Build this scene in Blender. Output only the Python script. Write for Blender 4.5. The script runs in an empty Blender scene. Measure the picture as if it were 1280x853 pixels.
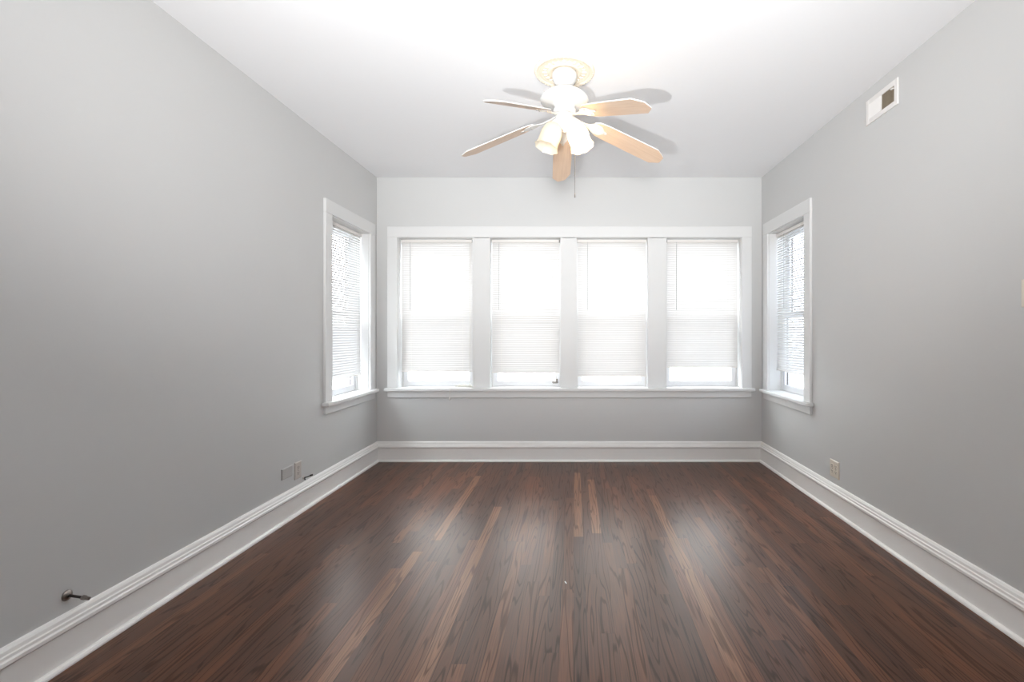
import bpy, bmesh, math, random
from mathutils import Vector, Matrix
random.seed(7)
S = bpy.context.scene
COL = S.collection
PI = math.pi

# ------------------------------------------------------------------ camera
CAMZ = 1.247
cam_d = bpy.data.cameras.new('camera')
cam = bpy.data.objects.new('camera', cam_d); COL.objects.link(cam)
cam.location = (0, 0, CAMZ); cam.rotation_euler = (PI/2, 0, 0)
cam_d.sensor_width = 36; cam_d.lens = 604/1280*36
cam_d.shift_x = -78/1280; cam_d.shift_y = -10.5/1280
cam_d.clip_start = 0.02; cam_d.clip_end = 400
S.camera = cam

# ------------------------------------------------------------------ view
vs = S.view_settings
S.display_settings.display_device = 'sRGB'
vs.view_transform = 'Standard'; vs.look = 'None'; vs.gamma = 1; vs.use_curve_mapping = False
vs.exposure = 0.16
S.cycles.use_denoising = True
S.cycles.max_bounces = 10; S.cycles.diffuse_bounces = 6; S.cycles.transparent_max_bounces = 16
S.cycles.sample_clamp_indirect = 6
S.cycles.caustics_reflective = False; S.cycles.caustics_refractive = False

# ------------------------------------------------------------------ world: overcast sky
w = bpy.data.worlds.new('overcast_sky'); S.world = w; w.use_nodes = True
wn = w.node_tree; wn.nodes.clear()
bg = wn.nodes.new('ShaderNodeBackground'); wo = wn.nodes.new('ShaderNodeOutputWorld')
bg.inputs[0].default_value = (0.975, 0.99, 1.0, 1); bg.inputs[1].default_value = 20.0
wn.links.new(bg.outputs[0], wo.inputs[0])

# ------------------------------------------------------------------ room numbers
XL, XR, YB, YR, ZC = -1.913, 1.813, 4.679, -2.6, 2.75
WT = 0.21

# ------------------------------------------------------------------ lights
def light(name, kind, loc, energy, color=(1, 1, 1), rot=(0, 0, 0), **kw):
    d = bpy.data.lights.new(name, kind); d.energy = energy; d.color = color
    for k, v in kw.items(): setattr(d, k, v)
    o = bpy.data.objects.new(name, d); COL.objects.link(o)
    o.location = loc; o.rotation_euler = rot
    return o
def aim(o, target):
    o.rotation_euler = (Vector(target)-o.location).to_track_quat('-Z', 'Y').to_euler()
# photographer's flash on its bracket, a little left of and below the lens
fl = light('camera_flash', 'SPOT', (-0.38, 0.03, 1.05), 250, (0.98, 0.99, 1.0), spot_size=math.radians(114), spot_blend=1.0, shadow_soft_size=0.02)
aim(fl, (-0.12, 2.7, 3.2))
# two fill spots added behind the camera: one thrown at the far end of the ceiling, one warmer and wider
uf = light('far_fill', 'SPOT', (0.0, -1.2, 1.6), 300, (0.90, 0.965, 1), spot_size=math.radians(60), spot_blend=1.0, shadow_soft_size=0.7)
aim(uf, (0.0, 4.7, 3.6))
of = light('warm_fill', 'SPOT', (0.0, -0.9, 1.3), 415, (1, 0.99, 0.975), spot_size=math.radians(86), spot_blend=1.0, shadow_soft_size=0.3)
aim(of, (0.0, 3.9, 3.25))

# ------------------------------------------------------------------ materials
def lin(r, g, b):
    f = lambda c: (c/255)/12.92 if c/255 <= 0.04045 else ((c/255+0.055)/1.055)**2.4
    return (f(r), f(g), f(b), 1)
def mat(name, col, rough=0.5, metal=0.0, spec=0.5, noise=None, bump=None):
    m = bpy.data.materials.new(name); m.use_nodes = True
    nt = m.node_tree; b = nt.nodes['Principled BSDF']
    b.inputs['Base Color'].default_value = col; b.inputs['Roughness'].default_value = rough
    b.inputs['Metallic'].default_value = metal; b.inputs['Specular IOR Level'].default_value = spec
    tc = nt.nodes.new('ShaderNodeTexCoord')
    if noise:
        sc, amt = noise
        n = nt.nodes.new('ShaderNodeTexNoise'); n.inputs['Scale'].default_value = sc; n.inputs['Detail'].default_value = 4
        nt.links.new(tc.outputs['Object'], n.inputs['Vector'])
        mx = nt.nodes.new('ShaderNodeMixRGB'); mx.blend_type = 'MIX'
        mx.inputs[1].default_value = tuple(c*(1-amt) for c in col[:3])+(1,)
        mx.inputs[2].default_value = tuple(min(1, c*(1+amt)) for c in col[:3])+(1,)
        nt.links.new(n.outputs['Fac'], mx.inputs[0]); nt.links.new(mx.outputs[0], b.inputs['Base Color'])
    if bump:
        sc, st = bump
        n2 = nt.nodes.new('ShaderNodeTexNoise'); n2.inputs['Scale'].default_value = sc; n2.inputs['Detail'].default_value = 3
        nt.links.new(tc.outputs['Object'], n2.inputs['Vector'])
        bp = nt.nodes.new('ShaderNodeBump'); bp.inputs['Strength'].default_value = st; bp.inputs['Distance'].default_value = 0.002
        nt.links.new(n2.outputs['Fac'], bp.inputs['Height']); nt.links.new(bp.outputs[0], b.inputs['Normal'])
    return m

M_wall = mat('grey_wall_paint', (0.62, 0.62, 0.615, 1), 0.55, spec=0.3, noise=(1.3, 0.015), bump=(160, 0.08))
M_ceil = mat('white_ceiling_paint', (0.88, 0.88, 0.89, 1), 0.8, spec=0.2, noise=(1.0, 0.01), bump=(120, 0.06))
M_trim = mat('white_trim_paint', (0.74, 0.74, 0.735, 1), 0.5, spec=0.3, noise=(6, 0.01))
M_base = mat('white_baseboard_paint', (0.92, 0.905, 0.885, 1), 0.3, spec=0.5, noise=(6, 0.015))
M_sash = mat('white_sash_paint', (0.80, 0.81, 0.83, 1), 0.35, noise=(8, 0.01))
M_brown = mat('brown_exterior_paint', lin(58, 42, 36), 0.5, noise=(20, 0.1))
M_white = mat('white_enamel', (0.72, 0.71, 0.69, 1), 0.25, noise=(10, 0.01))
M_cream = mat('cream_plaster', lin(243, 230, 210), 0.6, noise=(30, 0.03))
M_plate = mat('ivory_plate_plastic', lin(226, 217, 203), 0.35, noise=(40, 0.02))
M_dull = mat('dull_ivory_plate', lin(196, 188, 182), 0.4, noise=(40, 0.02))
M_grey = mat('grey_painted_plate', (0.52, 0.51, 0.50, 1), 0.45, noise=(40, 0.02))
M_dark = mat('dark_slot', lin(40, 34, 30), 0.6, noise=(40, 0.1))
M_vent = mat('white_vent_metal', (0.82, 0.80, 0.78, 1), 0.4, noise=(20, 0.01))
M_duct = mat('shaded_duct', lin(150, 138, 122), 0.8, noise=(60, 0.2))  # shade inside the vent duct, put into the colour
M_fin = mat('shaded_louver', lin(196, 184, 164), 0.6, noise=(60, 0.1))  # vent metal darkened to paint the shade of the open near half
M_chrome = mat('tarnished_chrome', (0.62, 0.58, 0.55, 1), 0.28, metal=1.0, noise=(80, 0.08))
M_steel = mat('dull_steel', (0.30, 0.27, 0.25, 1), 0.35, metal=1.0, noise=(80, 0.1))
M_cable = mat('dark_cable', lin(46, 40, 38), 0.45, noise=(80, 0.1))
M_rail = mat('blind_rail_white', (0.80, 0.77, 0.74, 1), 0.4, noise=(15, 0.01))
M_cord = mat('white_cord', (0.78, 0.76, 0.70, 1), 0.7, noise=(60, 0.05))
M_clip = mat('grey_clip_metal', lin(120, 116, 112), 0.4, metal=0.6, noise=(60, 0.05))
M_wand = mat('clear_grey_wand', (0.55, 0.55, 0.55, 1), 0.25, noise=(60, 0.05))
M_ext = mat('pale_ground', (0.5, 0.5, 0.5, 1), 0.9, noise=(0.3, 0.15))

def mat_slat():
    m = bpy.data.materials.new('translucent_slat'); m.use_nodes = True
    nt = m.node_tree; nt.nodes.clear()
    out = nt.nodes.new('ShaderNodeOutputMaterial'); mix = nt.nodes.new('ShaderNodeMixShader')
    d = nt.nodes.new('ShaderNodeBsdfDiffuse'); t = nt.nodes.new('ShaderNodeBsdfTranslucent')
    tc = nt.nodes.new('ShaderNodeTexCoord'); n = nt.nodes.new('ShaderNodeTexNoise'); n.inputs['Scale'].default_value = 9
    r = nt.nodes.new('ShaderNodeMixRGB'); r.inputs[1].default_value = (0.71, 0.697, 0.685, 1); r.inputs[2].default_value = (0.74, 0.727, 0.715, 1)
    nt.links.new(tc.outputs['Object'], n.inputs['Vector']); nt.links.new(n.outputs['Fac'], r.inputs[0])
    nt.links.new(r.outputs[0], d.inputs[0]); nt.links.new(r.outputs[0], t.inputs[0])
    mix.inputs[0].default_value = 0.026
    nt.links.new(d.outputs[0], mix.inputs[1]); nt.links.new(t.outputs[0], mix.inputs[2]); nt.links.new(mix.outputs[0], out.inputs[0])
    return m
M_slat = mat_slat()
def mat_pane():
    m = bpy.data.materials.new('window_glass'); m.use_nodes = True
    nt = m.node_tree; nt.nodes.clear()
    out = nt.nodes.new('ShaderNodeOutputMaterial'); mix = nt.nodes.new('ShaderNodeMixShader')
    tr = nt.nodes.new('ShaderNodeBsdfTransparent'); gl = nt.nodes.new('ShaderNodeBsdfGlossy'); fr = nt.nodes.new('ShaderNodeMath')
    tr.inputs[0].default_value = (0.95, 0.97, 0.97, 1); gl.inputs['Roughness'].default_value = 0.02
    lw = nt.nodes.new('ShaderNodeLayerWeight'); p5 = nt.nodes.new('ShaderNodeMath'); p5.operation = 'POWER'; p5.inputs[1].default_value = 5
    fr.operation = 'MULTIPLY_ADD'; fr.inputs[1].default_value = 0.96; fr.inputs[2].default_value = 0.04
    nt.links.new(lw.outputs['Facing'], p5.inputs[0]); nt.links.new(p5.outputs[0], fr.inputs[0])
    nt.links.new(fr.outputs[0], mix.inputs[0]); nt.links.new(tr.outputs[0], mix.inputs[1]); nt.links.new(gl.outputs[0], mix.inputs[2])
    nt.links.new(mix.outputs[0], out.inputs[0])
    return m
M_pane = mat_pane()
def mat_screen():
    m = bpy.data.materials.new('insect_screen_mesh'); m.use_nodes = True
    nt = m.node_tree; nt.nodes.clear()
    out = nt.nodes.new('ShaderNodeOutputMaterial'); mix = nt.nodes.new('ShaderNodeMixShader')
    tr = nt.nodes.new('ShaderNodeBsdfTransparent'); d = nt.nodes.new('ShaderNodeBsdfDiffuse')
    d.inputs[0].default_value = (0.25, 0.25, 0.26, 1); mix.inputs[0].default_value = 0.22
    nt.links.new(tr.outputs[0], mix.inputs[1]); nt.links.new(d.outputs[0], mix.inputs[2]); nt.links.new(mix.outputs[0], out.inputs[0])
    return m
M_screen = mat_screen()
def mat_shade():
    m = bpy.data.materials.new('frosted_shade_glass'); m.use_nodes = True
    nt = m.node_tree; nt.nodes.clear()
    out = nt.nodes.new('ShaderNodeOutputMaterial'); mix = nt.nodes.new('ShaderNodeMixShader'); mix2 = nt.nodes.new('ShaderNodeMixShader')
    d = nt.nodes.new('ShaderNodeBsdfDiffuse'); t = nt.nodes.new('ShaderNodeBsdfTranslucent'); g = nt.nodes.new('ShaderNodeBsdfGlossy')
    tc = nt.nodes.new('ShaderNodeTexCoord'); n = nt.nodes.new('ShaderNodeTexNoise'); n.inputs['Scale'].default_value = 25
    r = nt.nodes.new('ShaderNodeMixRGB'); r.inputs[1].default_value = (0.88, 0.80, 0.66, 1); r.inputs[2].default_value = (0.92, 0.86, 0.74, 1)
    nt.links.new(tc.outputs['Object'], n.inputs['Vector']); nt.links.new(n.outputs['Fac'], r.inputs[0])
    for s in (d, t): nt.links.new(r.outputs[0], s.inputs[0])
    g.inputs['Roughness'].default_value = 0.2
    mix.inputs[0].default_value = 0.45; mix2.inputs[0].default_value = 0.06
    nt.links.new(d.outputs[0], mix.inputs[1]); nt.links.new(t.outputs[0], mix.inputs[2])
    nt.links.new(mix.outputs[0], mix2.inputs[1]); nt.links.new(g.outputs[0], mix2.inputs[2]); nt.links.new(mix2.outputs[0], out.inputs[0])
    return m
M_shade = mat_shade()
def mat_bulb(name, strength):
    m = bpy.data.materials.new(name); m.use_nodes = True
    b = m.node_tree.nodes['Principled BSDF']
    b.inputs['Base Color'].default_value = (0.9, 0.88, 0.84, 1)
    b.inputs['Emission Color'].default_value = (1.0, 0.73, 0.40, 1); b.inputs['Emission Strength'].default_value = strength
    return m
M_bulb_on = mat_bulb('lit_bulb', 210.0)
M_bulb_off = mat_bulb('unlit_bulb', 0.0)

def mat_blade():
    m = bpy.data.materials.new('maple_blade'); m.use_nodes = True
    nt = m.node_tree; b = nt.nodes['Principled BSDF']; b.inputs['Roughness'].default_value = 0.4
    tc = nt.nodes.new('ShaderNodeTexCoord'); mp = nt.nodes.new('ShaderNodeMapping'); mp.inputs['Scale'].default_value = (3, 60, 10)
    n = nt.nodes.new('ShaderNodeTexNoise'); n.inputs['Scale'].default_value = 1.5; n.inputs['Detail'].default_value = 5
    r = nt.nodes.new('ShaderNodeMixRGB'); r.inputs[1].default_value = lin(198, 168, 142); r.inputs[2].default_value = lin(228, 202, 178)
    nt.links.new(tc.outputs['Object'], mp.inputs[0]); nt.links.new(mp.outputs[0], n.inputs['Vector'])
    nt.links.new(n.outputs['Fac'], r.inputs[0]); nt.links.new(r.outputs[0], b.inputs['Base Color'])
    return m
M_blade = mat_blade()

def mat_floor():
    m = bpy.data.materials.new('dark_oak_strip_floor'); m.use_nodes = True
    nt = m.node_tree; b = nt.nodes['Principled BSDF']
    N = lambda t: nt.nodes.new(t)
    def math_(op, a, c=None, d=None):
        n = N('ShaderNodeMath'); n.operation = op
        for i, v in enumerate((a, c, d)):
            if v is None: continue
            if isinstance(v, (int, float)): n.inputs[i].default_value = v
            else: nt.links.new(v, n.inputs[i])
        return n.outputs[0]
    def ramp(f, stops):
        n = N('ShaderNodeValToRGB'); e = n.color_ramp.elements
        while len(e) < len(stops): e.new(0.5)
        for el, (p, c) in zip(e, stops): el.position = p; el.color = c
        nt.links.new(f, n.inputs[0]); return n
    tc = N('ShaderNodeTexCoord'); sp = N('ShaderNodeSeparateXYZ'); nt.links.new(tc.outputs['Object'], sp.inputs[0])
    x, y = sp.outputs[0], sp.outputs[1]
    W, L = 0.0572, 1.3
    xs = math_('DIVIDE', math_('ADD', x, 0.0036), W); row = math_('FLOOR', xs); fx = math_('FRACT', xs)
    wn1 = N('ShaderNodeTexWhiteNoise'); wn1.noise_dimensions = '1D'; nt.links.new(row, wn1.inputs['W'])
    ys = math_('ADD', math_('DIVIDE', y, L), math_('MULTIPLY', wn1.outputs[0], 7.3))
    col = math_('FLOOR', ys); fy = math_('FRACT', ys)
    cb = N('ShaderNodeCombineXYZ'); nt.links.new(row, cb.inputs[0]); nt.links.new(col, cb.inputs[1])
    wn2 = N('ShaderNodeTexWhiteNoise'); wn2.noise_dimensions = '2D'; nt.links.new(cb.outputs[0], wn2.inputs['Vector'])
    rnd = wn2.outputs[0]
    tone = ramp(rnd, [(0.0, lin(66, 38, 25)), (0.30, lin(74, 43, 28)), (0.65, lin(84, 50, 32)), (0.90, lin(97, 58, 37)), (0.985, lin(106, 67, 45))])
    tone_c = tone.outputs[0]
    for r0, ya, yb in ((10, 1.2, 3.70), (-10, 1.1, 3.46), (0, 2.95, 4.3), (-16, 1.6, 2.75), (-15, 2.9, 4.2), (2, 3.0, 4.1)):   # the few paler strips
        k = math_('MULTIPLY', math_('COMPARE', row, float(r0), 0.4), math_('MULTIPLY', math_('GREATER_THAN', y, ya), math_('LESS_THAN', y, yb)))
        mxp = N('ShaderNodeMixRGB'); mxp.inputs[2].default_value = lin(122, 84, 60)
        nt.links.new(k, mxp.inputs[0]); nt.links.new(tone_c, mxp.inputs[1]); tone_c = mxp.outputs[0]
    def gv(sx, sy, k):
        c = N('ShaderNodeCombineXYZ')
        nt.links.new(math_('MULTIPLY', x, sx), c.inputs[0]); nt.links.new(math_('MULTIPLY', y, sy), c.inputs[1]); nt.links.new(math_('MULTIPLY', rnd, k), c.inputs[2])
        return c.outputs[0]
    g1 = N('ShaderNodeTexNoise'); g1.inputs['Scale'].default_value = 1; g1.inputs['Detail'].default_value = 4
    nt.links.new(gv(230, 5, 90), g1.inputs['Vector'])
    g2 = N('ShaderNodeTexNoise'); g2.inputs['Scale'].default_value = 1; g2.inputs['Detail'].default_value = 1.5
    nt.links.new(gv(15, 0.75, 61), g2.inputs['Vector'])
    rings = math_('SINE', math_('MULTIPLY', g2.outputs[0], 66))
    rl = ramp(rings, [(0.0, (1, 1, 1, 1)), (0.62, (1, 1, 1, 1)), (0.98, (0.50, 0.46, 0.44, 1))])
    gl = ramp(g1.outputs[0], [(0.3, (0.62, 0.60, 0.60, 1)), (0.7, (1.34, 1.32, 1.30, 1))])
    g3 = N('ShaderNodeTexNoise'); g3.inputs['Scale'].default_value = 2.3; g3.inputs['Detail'].default_value = 3
    nt.links.new(tc.outputs['Object'], g3.inputs['Vector'])
    cl = ramp(g3.outputs[0], [(0.3, (0.9, 0.9, 0.9, 1)), (0.7, (1.1, 1.1, 1.1, 1))])
    def mul(a, c):
        n = N('ShaderNodeMixRGB'); n.blend_type = 'MULTIPLY'; n.inputs[0].default_value = 1
        nt.links.new(a, n.inputs[1]); nt.links.new(c, n.inputs[2]); return n.outputs[0]
    c = mul(mul(mul(tone_c, rl.outputs[0]), gl.outputs[0]), cl.outputs[0])
    ex = math_('MINIMUM', fx, math_('SUBTRACT', 1.0, fx)); ey = math_('MULTIPLY', math_('MINIMUM', fy, math_('SUBTRACT', 1.0, fy)), L/W)
    ed = ramp(math_('MINIMUM', ex, ey), [(0.0, (0.55, 0.53, 0.52, 1)), (0.022, (1, 1, 1, 1))])
    c = mul(c, ed.outputs[0])
    nt.links.new(c, b.inputs['Base Color'])
    ro = ramp(g1.outputs[0], [(0.2, (0.29, 0.29, 0.29, 1)), (0.8, (0.40, 0.40, 0.40, 1))])
    nt.links.new(ro.outputs[0], b.inputs['Roughness'])
    b.inputs['Specular IOR Level'].default_value = 0.5; b.inputs['Specular Tint'].default_value = (1.0, 0.83, 0.73, 1)
    so = ramp(rings, [(0.0, (0.55, 0.55, 0.55, 1)), (0.62, (0.55, 0.55, 0.55, 1)), (0.98, (0.36, 0.36, 0.36, 1))]); nt.links.new(so.outputs[0], b.inputs['Specular IOR Level'])
    bp = N('ShaderNodeBump'); bp.inputs['Strength'].default_value = 0.25; bp.inputs['Distance'].default_value = 0.001
    nt.links.new(g1.outputs[0], bp.inputs['Height']); nt.links.new(bp.outputs[0], b.inputs['Normal'])
    return m
M_floor = mat_floor()

# ------------------------------------------------------------------ geometry helpers
def obj(name, bm, m, parent=None, smooth=False, bevel=None, label=None):
    bmesh.ops.recalc_face_normals(bm, faces=bm.faces[:])
    me = bpy.data.meshes.new(name); bm.to_mesh(me); bm.free()
    for mm in (m if isinstance(m, (list, tuple)) else [m]): me.materials.append(mm)
    if smooth:
        for p in me.polygons: p.use_smooth = True
    o = bpy.data.objects.new(name, me); COL.objects.link(o)
    if parent: o.parent = parent
    if bevel:
        b = o.modifiers.new('bevel', 'BEVEL'); b.width = bevel; b.segments = 2; b.limit_method = 'ANGLE'; b.angle_limit = math.radians(40)
    if label: o['label'] = label
    return o
def tag(o, label, cat, group=None, kind=None):
    o['label'] = label; o['category'] = cat
    if group: o['group'] = group
    if kind: o['kind'] = kind
    return o
def empty(name, loc=(0, 0, 0)):
    o = bpy.data.objects.new(name, None); COL.objects.link(o); o.location = loc; o.empty_display_size = 0.05
    return o
IDM = lambda a, b, c: (a, b, c)
def box(bm, a0, a1, b0, b1, c0, c1, F=IDM, mi=0):
    v = [bm.verts.new(F(a, b, c)) for a in (a0, a1) for b in (b0, b1) for c in (c0, c1)]
    for q in ((0, 1, 3, 2), (4, 6, 7, 5), (0, 4, 5, 1), (2, 3, 7, 6), (0, 2, 6, 4), (1, 5, 7, 3)):
        f = bm.faces.new([v[i] for i in q]); f.material_index = mi
def prism(bm, poly, l0, l1, F):       # poly of (p,q) swept from l0 to l1; F(l,p,q)
    A = [bm.verts.new(F(l0, p, q)) for p, q in poly]; B = [bm.verts.new(F(l1, p, q)) for p, q in poly]
    n = len(poly)
    for i in range(n): bm.faces.new((A[i], A[(i+1) % n], B[(i+1) % n], B[i]))
    bm.faces.new(A); bm.faces.new(B[::-1])
def lathe(bm, prof, seg=40, T=None, wob=None, mi=0):
    rings = []
    for k, (r, z) in enumerate(prof):
        if r < 1e-6: rings.append([bm.verts.new((0, 0, z))]); continue
        rings.append([bm.verts.new(((r*(1+(wob(k, a) if wob else 0)))*math.cos(a), (r*(1+(wob(k, a) if wob else 0)))*math.sin(a), z))
                      for a in (2*PI*i/seg for i in range(seg))])
    for A, B in zip(rings, rings[1:]):
        for i in range(seg):
            j = (i+1) % seg
            if len(A) == 1 and len(B) == 1: continue
            if len(A) == 1: f = bm.faces.new((A[0], B[i], B[j]))
            elif len(B) == 1: f = bm.faces.new((A[i], A[j], B[0]))
            else: f = bm.faces.new((A[i], A[j], B[j], B[i]))
            f.material_index = mi
    if T is not None:
        bmesh.ops.transform(bm, matrix=T, verts=[v for r in rings for v in r])
def tube(bm, pts, r, seg=8, mi=0):
    pts = [Vector(p) for p in pts]; rings = []
    for i, p in enumerate(pts):
        d = (pts[min(i+1, len(pts)-1)]-pts[max(i-1, 0)]).normalized()
        up = Vector((0, 0, 1)) if abs(d.z) < 0.9 else Vector((1, 0, 0))
        u = d.cross(up).normalized(); v = d.cross(u)
        rr = r[i] if isinstance(r, (list, tuple)) else r
        rings.append([bm.verts.new(p+(u*math.cos(a)+v*math.sin(a))*rr) for a in (2*PI*k/seg for k in range(seg))])
    for A, B in zip(rings, rings[1:]):
        for k in range(seg):
            f = bm.faces.new((A[k], A[(k+1) % seg], B[(k+1) % seg], B[k])); f.material_index = mi
    for R in (rings[0], rings[-1]):
        f = bm.faces.new(R); f.material_index = mi

# three wall frames: u along the wall, v outward from the room face, z up
FB = lambda u, v, z: (u, YB+v, z)
FL = lambda u, v, z: (XL-v, u, z)
FR = lambda u, v, z: (XR+v, u, z)

# ------------------------------------------------------------------ room shell
Z0, Z1 = 0.714, 2.165                    # window openings, sill and head
SU0, SU1 = 3.785, 4.487                  # side window openings along y
BU0, BU1 = -1.704, 1.611                 # the bank of four
J = 0.015
def struct(o, label, cat): return tag(o, label, cat, kind='structure')
bm = bmesh.new(); box(bm, XL-WT, XR+WT, YR-WT, YB+WT, -0.2, 0)
struct(obj('floor', bm, M_floor), 'dark brown stained oak strip floor running toward the back windows', 'floor')
bm = bmesh.new(); box(bm, XL-WT, XR+WT, YR-WT, YB+WT, ZC, ZC+0.2)
struct(obj('ceiling', bm, M_ceil), 'plain white painted ceiling above the whole room', 'ceiling')
def side_wall(name, F, label):
    bm = bmesh.new()
    box(bm, YR-WT, SU0-J, 0, WT, 0, ZC, F); box(bm, SU1+J, YB, 0, WT, 0, ZC, F)
    box(bm, SU0-J, SU1+J, 0, WT, 0, Z0-J, F); box(bm, SU0-J, SU1+J, 0, WT, Z1+J, ZC, F)
    struct(obj(name, bm, M_wall), label, 'wall')
side_wall('wall_left', FL, 'grey painted left wall with one narrow window')
side_wall('wall_right', FR, 'grey painted right wall with one narrow window and air vent')
bm = bmesh.new()
box(bm, XL-WT, BU0-J, 0, WT, 0, ZC, FB); box(bm, BU1+J, XR+WT, 0, WT, 0, ZC, FB)
box(bm, BU0-J, BU1+J, 0, WT, 0, Z0-J, FB); box(bm, BU0-J, BU1+J, 0, WT, Z1+J, ZC, FB)
struct(obj('wall_back', bm, M_wall), 'grey painted far wall holding the row of four windows', 'wall')
bm = bmesh.new(); box(bm, XL, XR, YR-WT, YR, 0, ZC)
struct(obj('wall_front', bm, M_wall), 'grey painted wall behind the camera', 'wall')

# baseboards with shoe moulding
BP = [(0, 0.001), (0.016, 0.001), (0.016, 0.128), (0.019, 0.131), (0.026, 0.138), (0.026, 0.150), (0.021, 0.156), (0.020, 0.166),
      (0.016, 0.170), (0.014, 0.182), (0.009, 0.191), (0, 0.194)]
SP = [(0.0165, 0.001), (0.034, 0.001), (0.0335, 0.008), (0.030, 0.015), (0.024, 0.019), (0.0165, 0.020)]
def baseboard(name, F, l0, l1, label):
    G = lambda l, p, q: F(l, -p, q)
    bm = bmesh.new(); prism(bm, BP, l0, l1, G); o = obj(name, bm, M_base)
    bm = bmesh.new(); prism(bm, SP, l0, l1, G); obj('shoe_molding', bm, M_base, o)
    struct(o, label, 'baseboard')
baseboard('baseboard_left', FL, YR, YB, 'white moulded baseboard along the left wall')
baseboard('baseboard_right', FR, YR, YB, 'white moulded baseboard along the right wall')
baseboard('baseboard_back', FB, XL+0.0, XR-0.0, 'white moulded baseboard under the four far windows')

# ------------------------------------------------------------------ windows
ZM = 1.405
def frame(bm, F, u0, u1, z0, z1, v0, v1, sl, sr, rt, rb, mi=0):
    box(bm, u0, u0+sl, v0, v1, z0, z1, F, mi); box(bm, u1-sr, u1, v0, v1, z0, z1, F, mi)
    box(bm, u0+sl, u1-sr, v0, v1, z1-rt, z1, F, mi); box(bm, u0+sl, u1-sr, v0, v1, z0, z0+rb, F, mi)
def sash(name, F, u0, u1, z0, z1, v0, rt, rb, root, st=0.05):
    bm = bmesh.new()
    frame(bm, F, u0, u1, z0, z1, v0, v0+0.018, st, st, rt, rb, 0)
    frame(bm, F, u0, u1, z0, z1, v0+0.0185, v0+0.036, st-0.003, st-0.003, rt-0.003, rb-0.003, 1)
    s = obj(name, bm, [M_sash, M_brown], root)
    bm = bmesh.new(); box(bm, u0+st-0.004, u1-st+0.004, v0+0.016, v0+0.0195, z0+rb-0.004, z1-rt+0.004, F)
    obj('pane', bm, M_pane, s)
    return s
def window(n, F, u0, u1, label, side=False, lift=None):
    c = Vector(F((u0+u1)/2, 0, Z0)); root = empty('window_%d' % n)
    struct(root, label, 'window')
    bm = bmesh.new()
    e = 0.0
    box(bm, u0-J, u0, 0.0, 0.207, Z0-J, Z1+J, F); box(bm, u1, u1+J, 0.0, 0.207, Z0-J, Z1+J, F)
    box(bm, u0, u1, 0.0, 0.207, Z1, Z1+J, F); box(bm, u0, u1, 0.1, 0.23, Z0-J, Z0, F)
    # stop beads in front of and between the sashes
    for a, b_ in ((u0, u0+0.012), (u1-0.012, u1)):
        box(bm, a, b_, 0.104, 0.116, Z0, Z1, F); box(bm, a, b_, 0.154, 0.160, Z0, Z1, F)
    box(bm, u0+0.012, u1-0.012, 0.104, 0.116, Z1-0.012, Z1, F)
    obj('jamb', bm, M_trim, root)
    g = 0.002
    sash('upper_sash', F, u0+g, u1-g, ZM-0.018, Z1-g, 0.161, 0.05, 0.034, root)
    lo = sash('lower_sash', F, u0+g, u1-g, Z0+g, ZM+0.018, 0.117, 0.034, 0.052, root)
    if lift:
        bm = bmesh.new()
        box(bm, lift-0.03, lift+0.03, 0.112, 0.117, Z0+0.034, Z0+0.046, F); box(bm, lift-0.022, lift+0.022, 0.100, 0.113, Z0+0.030, Z0+0.036, F)
        box(bm, lift+0.008, lift+0.026, 0.098, 0.112, Z0+0.036, Z0+0.075, F)
        obj('sash_lift', bm, M_clip, lo, bevel=0.002, label='grey metal sash lift')
    if not side:
        bm = bmesh.new(); frame(bm, F, u0+g, u1-g, Z0+g, ZM+0.01, 0.198, 0.206, 0.022, 0.022, 0.022, 0.022)
        sc = obj('screen_frame', bm, M_sash, root)
        bm = bmesh.new(); vv = [bm.verts.new(F(a, 0.202, b_)) for a, b_ in ((u0+0.02, Z0+0.02), (u1-0.02, Z0+0.02), (u1-0.02, ZM-0.01), (u0+0.02, ZM-0.01))]; bm.faces.new(vv)
        obj('screen_mesh', bm, M_screen, sc)
    if side:
        C = 0.106
        bm = bmesh.new()
        for a, b_ in ((u0-C, u0-0.004), (u1+0.004, u1+C)): box(bm, a, b_, -0.021, 0.0, Z0-0.001, Z1+0.004, F)
        box(bm, u0-C, u1+C, -0.022, 0.0, Z1+0.004, Z1+0.004+C, F)
        obj('casing', bm, M_trim, root, bevel=0.003)
        bm = bmesh.new(); box(bm, u0-C-0.025, u1+C+0.015, -0.055, -0.0005, Z0-0.030, Z0-0.001, F); box(bm, u0, u1, -0.001, 0.116, Z0-0.030, Z0-0.001, F)
        obj('stool', bm, M_trim, root, bevel=0.006)
        bm = bmesh.new(); box(bm, u0-C, u1+C, -0.018, 0.0, Z0-0.093, Z0-0.031, F)
        obj('apron', bm, M_trim, root, bevel=0.003)
    return root
window(1, FL, SU0, SU1, 'narrow white-framed sash window in the left wall', side=True)
BW = [(-1.704, -0.988), (-0.816, -0.136), (0.023, 0.711), (0.894, 1.611)]
window(2, FB, *BW[0], 'leftmost sash window of the four in the far wall')
window(3, FB, *BW[1], 'second sash window from the left in the far wall, grey sash lift showing', lift=-0.19)
window(4, FB, *BW[2], 'third sash window from the left in the far wall')
window(5, FB, *BW[3], 'rightmost sash window of the four in the far wall')
window(6, FR, SU0, SU1, 'narrow white-framed sash window in the right wall', side=True)
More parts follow.
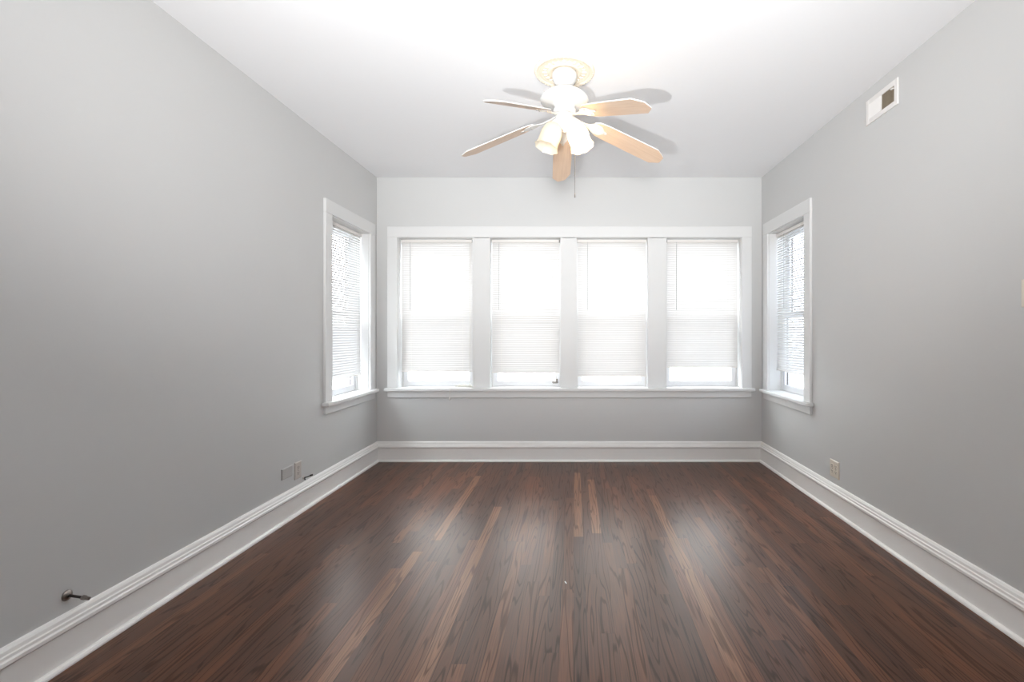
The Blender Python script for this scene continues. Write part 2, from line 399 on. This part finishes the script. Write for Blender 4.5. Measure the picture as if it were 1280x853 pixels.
# shared casing, mullions, stool and apron of the bank of four
tr = empty('trim_1', (0, 0, 0)); struct(tr, 'white casing, mullions and sill shared by the four far windows', 'window trim')
C = 0.101
bm = bmesh.new()
for a, b_ in ((BU0-C, BU0-0.004), (BU1+0.004, BU1+C)): box(bm, a, b_, -0.021, 0.0, Z0-0.001, Z1+0.002, FB)
box(bm, BU0-C, BU1+C, -0.022, 0.0, Z1+0.002, Z1+0.106, FB)
obj('casing', bm, M_trim, tr, bevel=0.003)
for (a, b_), (c, d) in zip(BW, BW[1:]):
    bm = bmesh.new(); box(bm, b_+0.0005, c-0.0005, 0.004, 0.22, Z0-0.001, Z1+0.001, FB)
    obj('mullion', bm, M_trim, tr, bevel=0.002)
bm = bmesh.new(); box(bm, BU0-C-0.022, BU1+C+0.022, -0.055, -0.0005, Z0-0.030, Z0-0.001, FB); box(bm, BU0, BU1, -0.001, 0.116, Z0-0.030, Z0-0.001, FB)
obj('stool', bm, M_trim, tr, bevel=0.006)
bm = bmesh.new(); box(bm, BU0-C, BU1+C-0.004, -0.018, 0.0, Z0-0.093, Z0-0.031, FB)
obj('apron', bm, M_trim, tr, bevel=0.003)

# ------------------------------------------------------------------ mini blinds
PITCH, SW = 0.0215, 0.0255
def blind(F, u0, u1, zb, tilt, label, wand=None, clip=None, sgn=1):
    o = F((u0+u1)/2, 0.075, Z1)
    root = empty('window_blind'); tag(root, label, 'blind', 'white mini blinds')
    a, b_ = u0+0.006, u1-0.006
    VC = 0.072
    bm = bmesh.new(); box(bm, a, b_, VC-0.014, VC+0.013, Z1-0.034, Z1-0.006, F); box(bm, a-0.002, a+0.002, VC-0.016, VC+0.014, Z1-0.037, Z1-0.002, F); box(bm, b_-0.002, b_+0.002, VC-0.016, VC+0.014, Z1-0.037, Z1-0.002, F)
    obj('headrail', bm, M_rail, root, bevel=0.002)
    bm = bmesh.new(); n = int((Z1-0.045-zb-0.012)/PITCH); p = (Z1-0.045-zb-0.014)/n
    ct, st = math.cos(tilt), math.sin(tilt)
    for i in range(n+1):
        zc = zb+0.016+i*p; prev = None
        for k in range(5):
            t = (k/4-0.5)*SW; h = 0.0022*(1-(2*k/4-1)**2)
            v = VC+t*ct-h*st; z = zc+sgn*(t*st+h*ct)
            cur = [bm.verts.new(F(uu, v, z)) for uu in (a+0.002, b_-0.002)]
            if prev: bm.faces.new((prev[0], prev[1], cur[1], cur[0]))
            prev = cur
    obj('slats', bm, M_slat, root, smooth=True)
    bm = bmesh.new(); box(bm, a+0.002, b_-0.002, VC-0.012, VC+0.012, zb-0.007, zb+0.004, F)
    obj('bottom_rail', bm, M_rail, root, bevel=0.003)
    for fr in (0.14, 0.86):
        uu = a+(b_-a)*fr
        bm = bmesh.new()
        for dv in (-0.0137, 0.0137): tube(bm, [F(uu, VC+dv, zb), F(uu, VC+dv, Z1-0.034)], 0.0007, 5)
        obj('ladder_cord', bm, M_cord, root)
    if wand is not None:
        bm = bmesh.new(); tube(bm, [F(wand, VC-0.022, Z1-0.036), F(wand, VC-0.024, Z1-0.06), F(wand, VC-0.022, 1.47)], [0.0012, 0.0028, 0.0028], 6)
        tube(bm, [F(wand, VC-0.013, Z1-0.03), F(wand, VC-0.022, Z1-0.034)], 0.0015, 6)
        obj('tilt_wand', bm, M_wand, root, label='thin grey tilt wand')
    if clip is not None:
        uu = a+0.004 if clip < 0 else b_-0.004
        bm = bmesh.new(); box(bm, uu-0.006, uu+0.006, VC-0.019, VC-0.0145, Z1-0.036, Z1-0.008, F)
        obj('bracket_clip', bm, M_clip, root, bevel=0.001, label='grey metal bracket clip')
    return root
R = math.radians
blind(FL, SU0, SU1, 0.862, R(60), 'white mini blind hanging in the left-wall window')
b1 = blind(FB, *BW[0], 0.868, R(70), 'white mini blind in the leftmost far window, its cord piled on the sill', wand=-1.607, clip=1)
blind(FB, *BW[1], 0.858, R(70), 'white mini blind in the second far window from the left', wand=-0.737, clip=1)
blind(FB, *BW[2], 0.822, R(70), 'white mini blind in the third far window from the left, hanging lowest of the four', wand=0.130)
blind(FB, *BW[3], 0.910, R(70), 'white mini blind in the rightmost far window, raised highest of the four', wand=1.000, clip=-1)
blind(FR, SU0, SU1, 0.905, R(42), 'white mini blind with open slats in the right-wall window', wand=4.30)
# lift cord of the leftmost far blind: down its right edge, piled on the sill, tassel over the edge
bm = bmesh.new()
cu = -1.02
pts = [(cu, YB+0.052, Z1-0.03), (cu, YB+0.050, 1.4), (cu-0.005, YB+0.045, Z0+0.03)]
for i in range(64):
    a = i*0.62; rr = 0.045+0.020*math.sin(i*1.7)
    pts.append((-1.075+rr*1.5*math.cos(a), YB+0.035+rr*0.55*math.sin(a), Z0+0.003+0.026*(i/64)*(0.5+0.5*math.sin(i*2.3))))
pts += [(-1.15, YB-0.02, Z0+0.006), (-1.185, YB-0.054, Z0+0.001), (-1.192, YB-0.0585, Z0-0.02), (-1.192, YB-0.0585, Z0-0.088)]
tube(bm, pts, 0.0022, 6); cord = obj('lift_cord', bm, M_cord, b1, smooth=True)
bm = bmesh.new(); lathe(bm, [(0, 0.012), (0.003, 0.012), (0.006, -0.004), (0.007, -0.018), (0.0, -0.019)], 12, Matrix.Translation((-1.192, YB-0.0585, Z0-0.096)))
obj('tassel', bm, M_rail, cord, smooth=True)

# ------------------------------------------------------------------ ceiling medallion
FX, FY = -0.057, 2.773
bm = bmesh.new()
lathe(bm, [(0.0, 0), (0.173, 0.0), (0.173, -0.008), (0.168, -0.015), (0.158, -0.017), (0.150, -0.012), (0.146, -0.008), (0.141, -0.013), (0.136, -0.011), (0.128, -0.009),
           (0.095, -0.010), (0.090, -0.015), (0.084, -0.016), (0.078, -0.012), (0.0, -0.012)], 72)
for i in range(24):                                   # leaf reliefs in the broad ring
    a = 2*PI*i/24; big = i % 2 == 0
    prof = [(0.0, 0.010)] ; L = 0.017 if big else 0.012; Wd = 0.011 if big else 0.007
    T = Matrix.Rotation(a, 4, 'Z') @ Matrix.Translation((0.113, 0, -0.009)) @ Matrix.Diagonal((L, Wd, 0.007, 1))
    bmesh.ops.create_uvsphere(bm, u_segments=10, v_segments=6, radius=1, matrix=T)
for i in range(48):
    a = 2*PI*i/48
    bmesh.ops.create_uvsphere(bm, u_segments=6, v_segments=4, radius=0.004, matrix=Matrix.Translation((0.164*math.cos(a), 0.164*math.sin(a), -0.016)))
md = obj('ceiling_medallion', bm, M_cream, smooth=True); md.location = (FX, FY, ZC)
tag(md, 'round cream plaster medallion with leaf relief above the ceiling fan', 'ceiling medallion')

# ------------------------------------------------------------------ ceiling fan
fan = empty('ceiling_fan', (FX, FY, ZC)); tag(fan, 'white five-blade ceiling fan with maple blades and tulip lamps', 'ceiling fan')
bm = bmesh.new(); lathe(bm, [(0, -0.012), (0.070, -0.0125), (0.073, -0.03), (0.070, -0.048), (0.058, -0.070), (0.040, -0.086), (0.034, -0.092), (0, -0.092)], 40)
obj('canopy', bm, M_white, fan, smooth=True, bevel=None)
bm = bmesh.new(); lathe(bm, [(0, -0.09), (0.016, -0.091), (0.016, -0.115), (0, -0.116)], 20)
for i in range(3):
    a = 2*PI*i/3+0.5
    box(bm, 0.016*math.cos(a)-0.004, 0.016*math.cos(a)+0.004, 0.016*math.sin(a)-0.004, 0.016*math.sin(a)+0.004, -0.108, -0.098)
obj('downrod', bm, M_chrome, fan)
bm = bmesh.new(); lathe(bm, [(0, -0.108), (0.035, -0.109), (0.070, -0.118), (0.105, -0.132), (0.130, -0.152), (0.139, -0.168), (0.138, -0.178), (0.128, -0.187), (0.105, -0.194),
                             (0.075, -0.197), (0.062, -0.200), (0.060, -0.222), (0.0, -0.222)], 48)
obj('motor_housing', bm, M_white, fan, smooth=True)
bm = bmesh.new(); lathe(bm, [(0, -0.221), (0.062, -0.222), (0.066, -0.228), (0.066, -0.242), (0.060, -0.250), (0, -0.251)], 40)
obj('flywheel', bm, M_white, fan, smooth=False, bevel=0.002)
HB, SL, PT = 1.2617-1.503, 0.2934, -0.2408
AZ0 = -0.8858
OUT = [(0.180, -0.036), (0.205, -0.053), (0.26, -0.060), (0.42, -0.063), (0.585, -0.064), (0.634, -0.030), (0.640, -0.022), (0.640, 0.022), (0.634, 0.030), (0.585, 0.064), (0.42, 0.063), (0.26, 0.060), (0.205, 0.053), (0.180, 0.036)]
def bp(r, u, w): return (r, u*math.cos(PT)-w*math.sin(PT)*0.0, HB-SL*r+u*math.sin(PT)+w)
bm = bmesh.new()
lo = [bm.verts.new(bp(r, u, -0.003)) for r, u in OUT]; hi = [bm.verts.new(bp(r, u, 0.003)) for r, u in OUT]
f = bm.faces.new(lo); f.material_index = 0
f = bm.faces.new(hi[::-1]); f.material_index = 1
for i in range(len(OUT)):
    f = bm.faces.new((lo[i], lo[(i+1) % len(OUT)], hi[(i+1) % len(OUT)], hi[i])); f.material_index = 1
blade = obj('blade', bm, [M_blade, M_white], fan)
# blade iron: curved arm, forked plate under the blade root, three screws
IR = [(0.045, -0.016), (0.09, -0.012), (0.13, -0.011), (0.155, -0.018), (0.175, -0.034), (0.20, -0.040), (0.225, -0.036), (0.235, -0.024), (0.245, -0.012), (0.262, -0.008),
      (0.266, 0.0)]
IR = IR + [(r, -u) for r, u in IR[-2::-1]]
def ip(r, u, w):
    k = min(1, max(0, (r-0.06)/0.11)); k = k*k*(3-2*k)
    return (r, u*math.cos(PT), HB-SL*r-0.0045+k*u*math.sin(PT)+w + 0.016*(1-k)*0 - 0.006*math.sin(PI*k))
bm = bmesh.new()
n = len(IR)
# strip mesh across u so the arm can bend along r
half = IR[:len(IR)//2+1]
rows = []
for (r, u) in half:
    rows.append([(bm.verts.new(ip(r, s*abs(u), -0.004)), bm.verts.new(ip(r, s*abs(u), 0.0))) for s in (-1, 1)] if abs(u) > 1e-6 else [(bm.verts.new(ip(r, -0.003, -0.004)), bm.verts.new(ip(r, -0.003, 0.0))), (bm.verts.new(ip(r, 0.003, -0.004)), bm.verts.new(ip(r, 0.003, 0.0)))])
for A, B in zip(rows, rows[1:]):
    bm.faces.new((A[0][0], A[1][0], B[1][0], B[0][0])); bm.faces.new((A[0][1], B[0][1], B[1][1], A[1][1]))
    bm.faces.new((A[0][0], B[0][0], B[0][1], A[0][1])); bm.faces.new((A[1][0], A[1][1], B[1][1], B[1][0]))
for A in (rows[0], rows[-1]): bm.faces.new((A[0][0], A[0][1], A[1][1], A[1][0]))
iron = obj('blade_iron', bm, M_white, fan, bevel=0.0015)
screws = []
for r, u in ((0.205, -0.026), (0.205, 0.026), (0.248, 0.0)):
    bm = bmesh.new(); bmesh.ops.create_uvsphere(bm, u_segments=10, v_segments=6, radius=0.0045, matrix=Matrix.Translation(ip(r, u, -0.004)))
    screws.append(obj('screw', bm, M_chrome, iron, smooth=True))
for i in range(5):
    a = AZ0+i*2*PI/5
    if i == 0: B_, I_ = blade, iron
    else:
        B_ = blade.copy(); COL.objects.link(B_); B_.parent = fan
        I_ = iron.copy(); COL.objects.link(I_); I_.parent = fan
        for s0 in screws:
            s_ = s0.copy(); COL.objects.link(s_); s_.parent = I_
    B_.rotation_euler = (0, 0, a); I_.rotation_euler = (0, 0, a)
# light kit
bm = bmesh.new(); lathe(bm, [(0, -0.250), (0.046, -0.251), (0.050, -0.262), (0.050, -0.285), (0.046, -0.300), (0.036, -0.318), (0.022, -0.332), (0.010, -0.340), (0.007, -0.352), (0, -0.354)], 36)
for a in (R(-22), R(202)):
    tube(bm, [(0.03*math.cos(a), 0.03*math.sin(a), -0.285), (0.052*math.cos(a), 0.052*math.sin(a), -0.296), (0.064*math.cos(a), 0.064*math.sin(a), -0.318)], [0.012, 0.013, 0.022], 14)
obj('light_kit', bm, M_white, fan, smooth=True)
TILT = R(20)
for a, lit in ((R(-22), True), (R(202), False)):
    T = Matrix.Rotation(a, 4, 'Z') @ Matrix.Translation((0.058, 0, -0.314)) @ Matrix.Rotation(-TILT, 4, 'Y')
    bm = bmesh.new()
    prof = [(0.024, 0.0), (0.034, -0.008), (0.048, -0.026), (0.057, -0.052), (0.060, -0.080), (0.059, -0.105), (0.059, -0.125), (0.063, -0.142), (0.068, -0.152)]
    lathe(bm, prof, 48, T, wob=lambda k_, an: 0.05*max(0, (k_-5)/3)*math.cos(8*an))
    sh = obj('lamp_shade', bm, M_shade, fan, smooth=True, label='glowing white tulip glass shade' if lit else 'unlit frosted tulip glass shade')
    bm = bmesh.new(); lathe(bm, [(0, -0.010), (0.013, -0.011), (0.013, -0.035), (0.020, -0.052), (0.029, -0.075), (0.029, -0.092), (0.020, -0.108), (0, -0.114)], 24, T)
    obj('bulb', bm, M_bulb_on if lit else M_bulb_off, sh, smooth=True)
# pull chains
for (cx, cy, z1, z0) in ((0.060, 0.0, -0.29, -0.715),):
    bm = bmesh.new(); tube(bm, [(0.045*cx/abs(cx), cy, z1), (cx, cy, z1-0.01), (cx, cy, z0)], 0.0016, 6)
    ch = obj('pull_chain', bm, M_clip, fan)
    bm = bmesh.new(); lathe(bm, [(0, 0.012), (0.002, 0.011), (0.0035, -0.004), (0.003, -0.012), (0, -0.014)], 12, Matrix.Translation((cx, cy, z0)))
    obj('chain_fob', bm, M_clip, ch, smooth=True)

# ------------------------------------------------------------------ wall fittings
def plate(bm, F, u0, u1, z0, z1, t=0.006, mi=0):
    poly = [(0, 0), (t*0.5, 0), (t, 0.004), (t, 0), (0, 0)]
    A = [bm.verts.new(F(u, 0, z)) for u, z in ((u0, z0), (u1, z0), (u1, z1), (u0, z1))]
    B = [bm.verts.new(F(u, -t*0.6, z)) for u, z in ((u0, z0), (u1, z0), (u1, z1), (u0, z1))]
    q = 0.004
    D = [bm.verts.new(F(u, -t, z)) for u, z in ((u0+q, z0+q), (u1-q, z0+q), (u1-q, z1-q), (u0+q, z1-q))]
    for X, Y in ((A, B), (B, D)):
        for i in range(4): bm.faces.new((X[i], X[(i+1) % 4], Y[(i+1) % 4], Y[i]))
    bm.faces.new(D)
    bm.faces.new(A)
def receptacle(F, uc, zc, root, m, horiz=False):
    bm = bmesh.new(); t = 0.006
    rim = []
    for s in (0, 1):
        L = []
        for i in range(20):
            a = 2*PI*i/20; x = 0.0165*math.cos(a); y = max(-0.0135, min(0.0135, 0.0165*math.sin(a)))
            L.append(bm.verts.new(F(uc+x, -t-0.002*s, zc+y)))
        rim.append(L)
    for i in range(20): bm.faces.new((rim[0][i], rim[0][(i+1) % 20], rim[1][(i+1) % 20], rim[1][i]))
    bm.faces.new(rim[1])
    o = obj('receptacle', bm, m, root)
    bm = bmesh.new()
    for du in (-0.0065, 0.0065): box(bm, uc+du-0.0012, uc+du+0.0012, -t-0.0026, -t-0.0019, zc-0.001, zc+0.008, F)
    box(bm, uc-0.0025, uc+0.0025, -t-0.0026, -t-0.0019, zc-0.010, zc-0.005, F)
    obj('slots', bm, M_dark, o)
def screw(F, u, z, root, m=M_clip):
    bm = bmesh.new(); bmesh.ops.create_uvsphere(bm, u_segments=8, v_segments=5, radius=0.003, matrix=Matrix.Translation(F(u, -0.006, z)))
    obj('screw', bm, m, root)
# right wall: two-gang outlet
ro = empty('wall_outlet'); tag(ro, 'ivory double outlet plate low on the right wall above the baseboard', 'outlet')
bm = bmesh.new(); plate(bm, FR, 3.304, 3.420, 0.238, 0.356); obj('cover_plate', bm, M_plate, ro)
for uc in (3.339, 3.385):
    for zc in (0.2775, 0.3165): receptacle(FR, uc, zc, ro, M_plate)
    screw(FR, uc, 0.297, ro)
# left wall: upright outlet and blank plate
lo_ = empty('wall_outlet'); tag(lo_, 'grey-painted upright outlet beside the horizontal plate on the left wall', 'outlet')
bm = bmesh.new(); plate(bm, FL, 3.300, 3.375, 0.238, 0.354, 0.007); obj('cover_plate', bm, M_dull, lo_)
for zc in (0.2765, 0.3155): receptacle(FL, 3.3375, zc, lo_, M_dull)
screw(FL, 3.3375, 0.296, lo_)
lp = empty('wall_plate'); tag(lp, 'blank horizontal wall plate painted the grey of the left wall', 'wall plate')
bm = bmesh.new(); plate(bm, FL, 3.152, 3.268, 0.281, 0.352, 0.008); obj('cover_plate', bm, M_grey, lp)
for uc in (3.175, 3.245): screw(FL, uc, 0.3165, lp, M_grey)
# coaxial stub right of the outlet
cs = empty('cable_stub'); tag(cs, 'short dark cable end poking from the left wall beyond the outlet', 'cable')
bm = bmesh.new(); tube(bm, [FL(3.413, 0, 0.222), FL(3.413, -0.006, 0.222)], [0.012, 0.009], 14); obj('collar', bm, M_chrome, cs)
bm = bmesh.new(); tube(bm, [FL(3.413, -0.005, 0.222), FL(3.415, -0.028, 0.228), FL(3.42, -0.048, 0.236)], 0.0042, 10); obj('cable', bm, M_cable, cs)
bm = bmesh.new(); tube(bm, [FL(3.4185, -0.042, 0.234), FL(3.4225, -0.060, 0.240)], 0.0065, 6); obj('connector', bm, M_cable, cs)
bm = bmesh.new(); tube(bm, [FL(3.412, -0.008, 0.221), FL(3.409, -0.014, 0.206)], 0.004, 8); obj('set_screw', bm, M_cable, cs)
# gas pipe stub near the camera
ps = empty('pipe_stub'); tag(ps, 'metal pipe stub with round escutcheon above the near left baseboard', 'pipe')
bm = bmesh.new(); lathe(bm, [(0, 0), (0.020, 0.0), (0.0195, 0.003), (0.014, 0.008), (0.008, 0.010), (0, 0.010)], 24, Matrix.Translation(FL(1.821, 0, 0.256)) @ Matrix.Rotation(PI/2, 4, 'Y'))
obj('escutcheon', bm, M_steel, ps, smooth=True)
P0 = Vector(FL(1.821, -0.006, 0.256)); P1 = Vector(FL(1.823, -0.058, 0.247)); P2 = Vector(FL(1.824, -0.082, 0.2425))
bm = bmesh.new(); tube(bm, [P0, P1], 0.0048, 12); obj('pipe', bm, M_cable, ps, label='dark narrow pipe')
bm = bmesh.new(); tube(bm, [P1-(P2-P1)*0.1, P1+(P2-P1)*0.45], 0.0085, 6); tube(bm, [P1+(P2-P1)*0.45, P2], 0.0062, 12); obj('fitting_nut', bm, M_steel, ps)
# switch at the frame's right edge
sw = empty('light_switch'); tag(sw, 'white light switch plate on the right wall at the frame edge', 'switch')
bm = bmesh.new(); plate(bm, FR, 1.882, 1.956, 1.350, 1.462); obj('cover_plate', bm, M_plate, sw)
bm = bmesh.new(); box(bm, 1.914, 1.924, -0.016, -0.006, 1.402, 1.418, FR); obj('toggle', bm, M_plate, sw, bevel=0.002)
# supply register high on the right wall
U0, U1, V0, V1 = 2.698, 2.992, 2.526, 2.676
vt = empty('air_vent'); tag(vt, 'white two-way air vent high on the right wall, near half dark', 'air vent')
fu0, fu1, fz0, fz1 = U0+0.030, U1-0.030, V0+0.030, V1-0.032
bm = bmesh.new()
frame(bm, FR, U0, U1, V0, V1, -0.009, 0.0, 0.030, 0.030, 0.032, 0.030)
um = 2.846
box(bm, um-0.003, um+0.003, -0.010, -0.001, fz0, fz1, FR)
obj('vent_frame', bm, M_vent, vt, bevel=0.004)
bm = bmesh.new(); box(bm, fu0, fu1, -0.0012, -0.0004, fz0, fz1, FR); obj('duct_back', bm, M_duct, vt, label='sheet behind the fins coloured for the shade inside the duct')
def fins(a, b_, n, dirn, m, name):
    bm = bmesh.new(); p = (b_-a)/n
    for i in range(n):
        c = a+p*(i+0.5)
        # slanted vertical fin
        h = p*0.55
        A = [(c-h*dirn, -0.0085), (c+h*dirn, -0.0015)]
        t = 0.0007
        v = []
        for (uu, vv) in A:
            for du in (-t, t):
                for z in (fz0, fz1): v.append(bm.verts.new(FR(uu+du, vv, z)))
        for q in ((0, 1, 3, 2), (4, 6, 7, 5), (0, 4, 5, 1), (2, 3, 7, 6), (0, 2, 6, 4), (1, 5, 7, 3)): bm.faces.new([v[i_] for i_ in q])
    return obj(name, bm, m, vt)
fins(um+0.003, fu1, 12, -1, M_vent, 'far_fins')
fins(fu0, um-0.003, 14, 0.8, M_fin, 'near_fins')
bm = bmesh.new(); box(bm, U0+0.028, U0+0.048, -0.020, -0.009, V0+0.098, V0+0.104, FR); obj('damper_lever', bm, M_vent, vt, bevel=0.001)

# ------------------------------------------------------------------ floor speck
bm = bmesh.new()
yy = 604*CAMZ/(728.5-416); xx = (707-718)/604*yy
pr = [(-0.006, 0.010), (-0.003, 0.012), (0.002, 0.003), (0.006, -0.008), (0.004, -0.013), (-0.001, -0.006)]
A = [bm.verts.new((xx+a, yy+b_, 0.0002)) for a, b_ in pr]; B = [bm.verts.new((xx+a*0.8, yy+b_*0.8, 0.0016)) for a, b_ in pr]
bm.faces.new(A); bm.faces.new(B)
for i in range(6): bm.faces.new((A[i], A[(i+1) % 6], B[(i+1) % 6], B[i]))
tag(obj('paint_chip', bm, M_trim), 'tiny white paint chip on the dark floor in front', 'paint chip')

# ------------------------------------------------------------------ outside
bm = bmesh.new(); box(bm, -60, 60, YB+0.6, 120, -3.7, -3.5)
struct(obj('ground', bm, M_ext), 'pale street level ground outside the far windows', 'ground')

# neighbouring house across the right gangway; left one added to block sky light
M_side = mat('pale_siding', (0.40, 0.43, 0.48, 1), 0.8, noise=(2.5, 0.12))
def neighbour(sx, dist, label):
    root = empty('building', (sx*dist, 4.0, -3.5)); tag(root, label, 'building')
    bm = bmesh.new(); box(bm, sx*0.15, sx*3.0, -7.0, 7.0, 0.0, 9.0)
    obj('wall', bm, M_side, root)
    bm = bmesh.new(); n = 60
    for i in range(n):
        z0 = i*0.15
        A = [bm.verts.new((sx*0.15, y, z0+0.149)) for y in (-7, 7)]; B = [bm.verts.new((sx*0.125, y, z0)) for y in (-7, 7)]; D = [bm.verts.new((sx*0.15, y, z0)) for y in (-7, 7)]
        bm.faces.new((A[0], A[1], B[1], B[0])); bm.faces.new((B[0], B[1], D[1], D[0]))
    obj('siding', bm, M_side, root)
    bm = bmesh.new(); prism(bm, [(0.0, 9.0), (3.2, 9.0), (1.6, 10.4)], -7.2, 7.2, lambda l, p, q: (sx*p, l, q)); obj('roof', bm, M_clip, root)
neighbour(-1, 5.5, 'unseen pale house added to cut sky light at the left-wall window')
neighbour(1, 3.2, 'pale neighbouring house seen between the slats of the right-wall window')
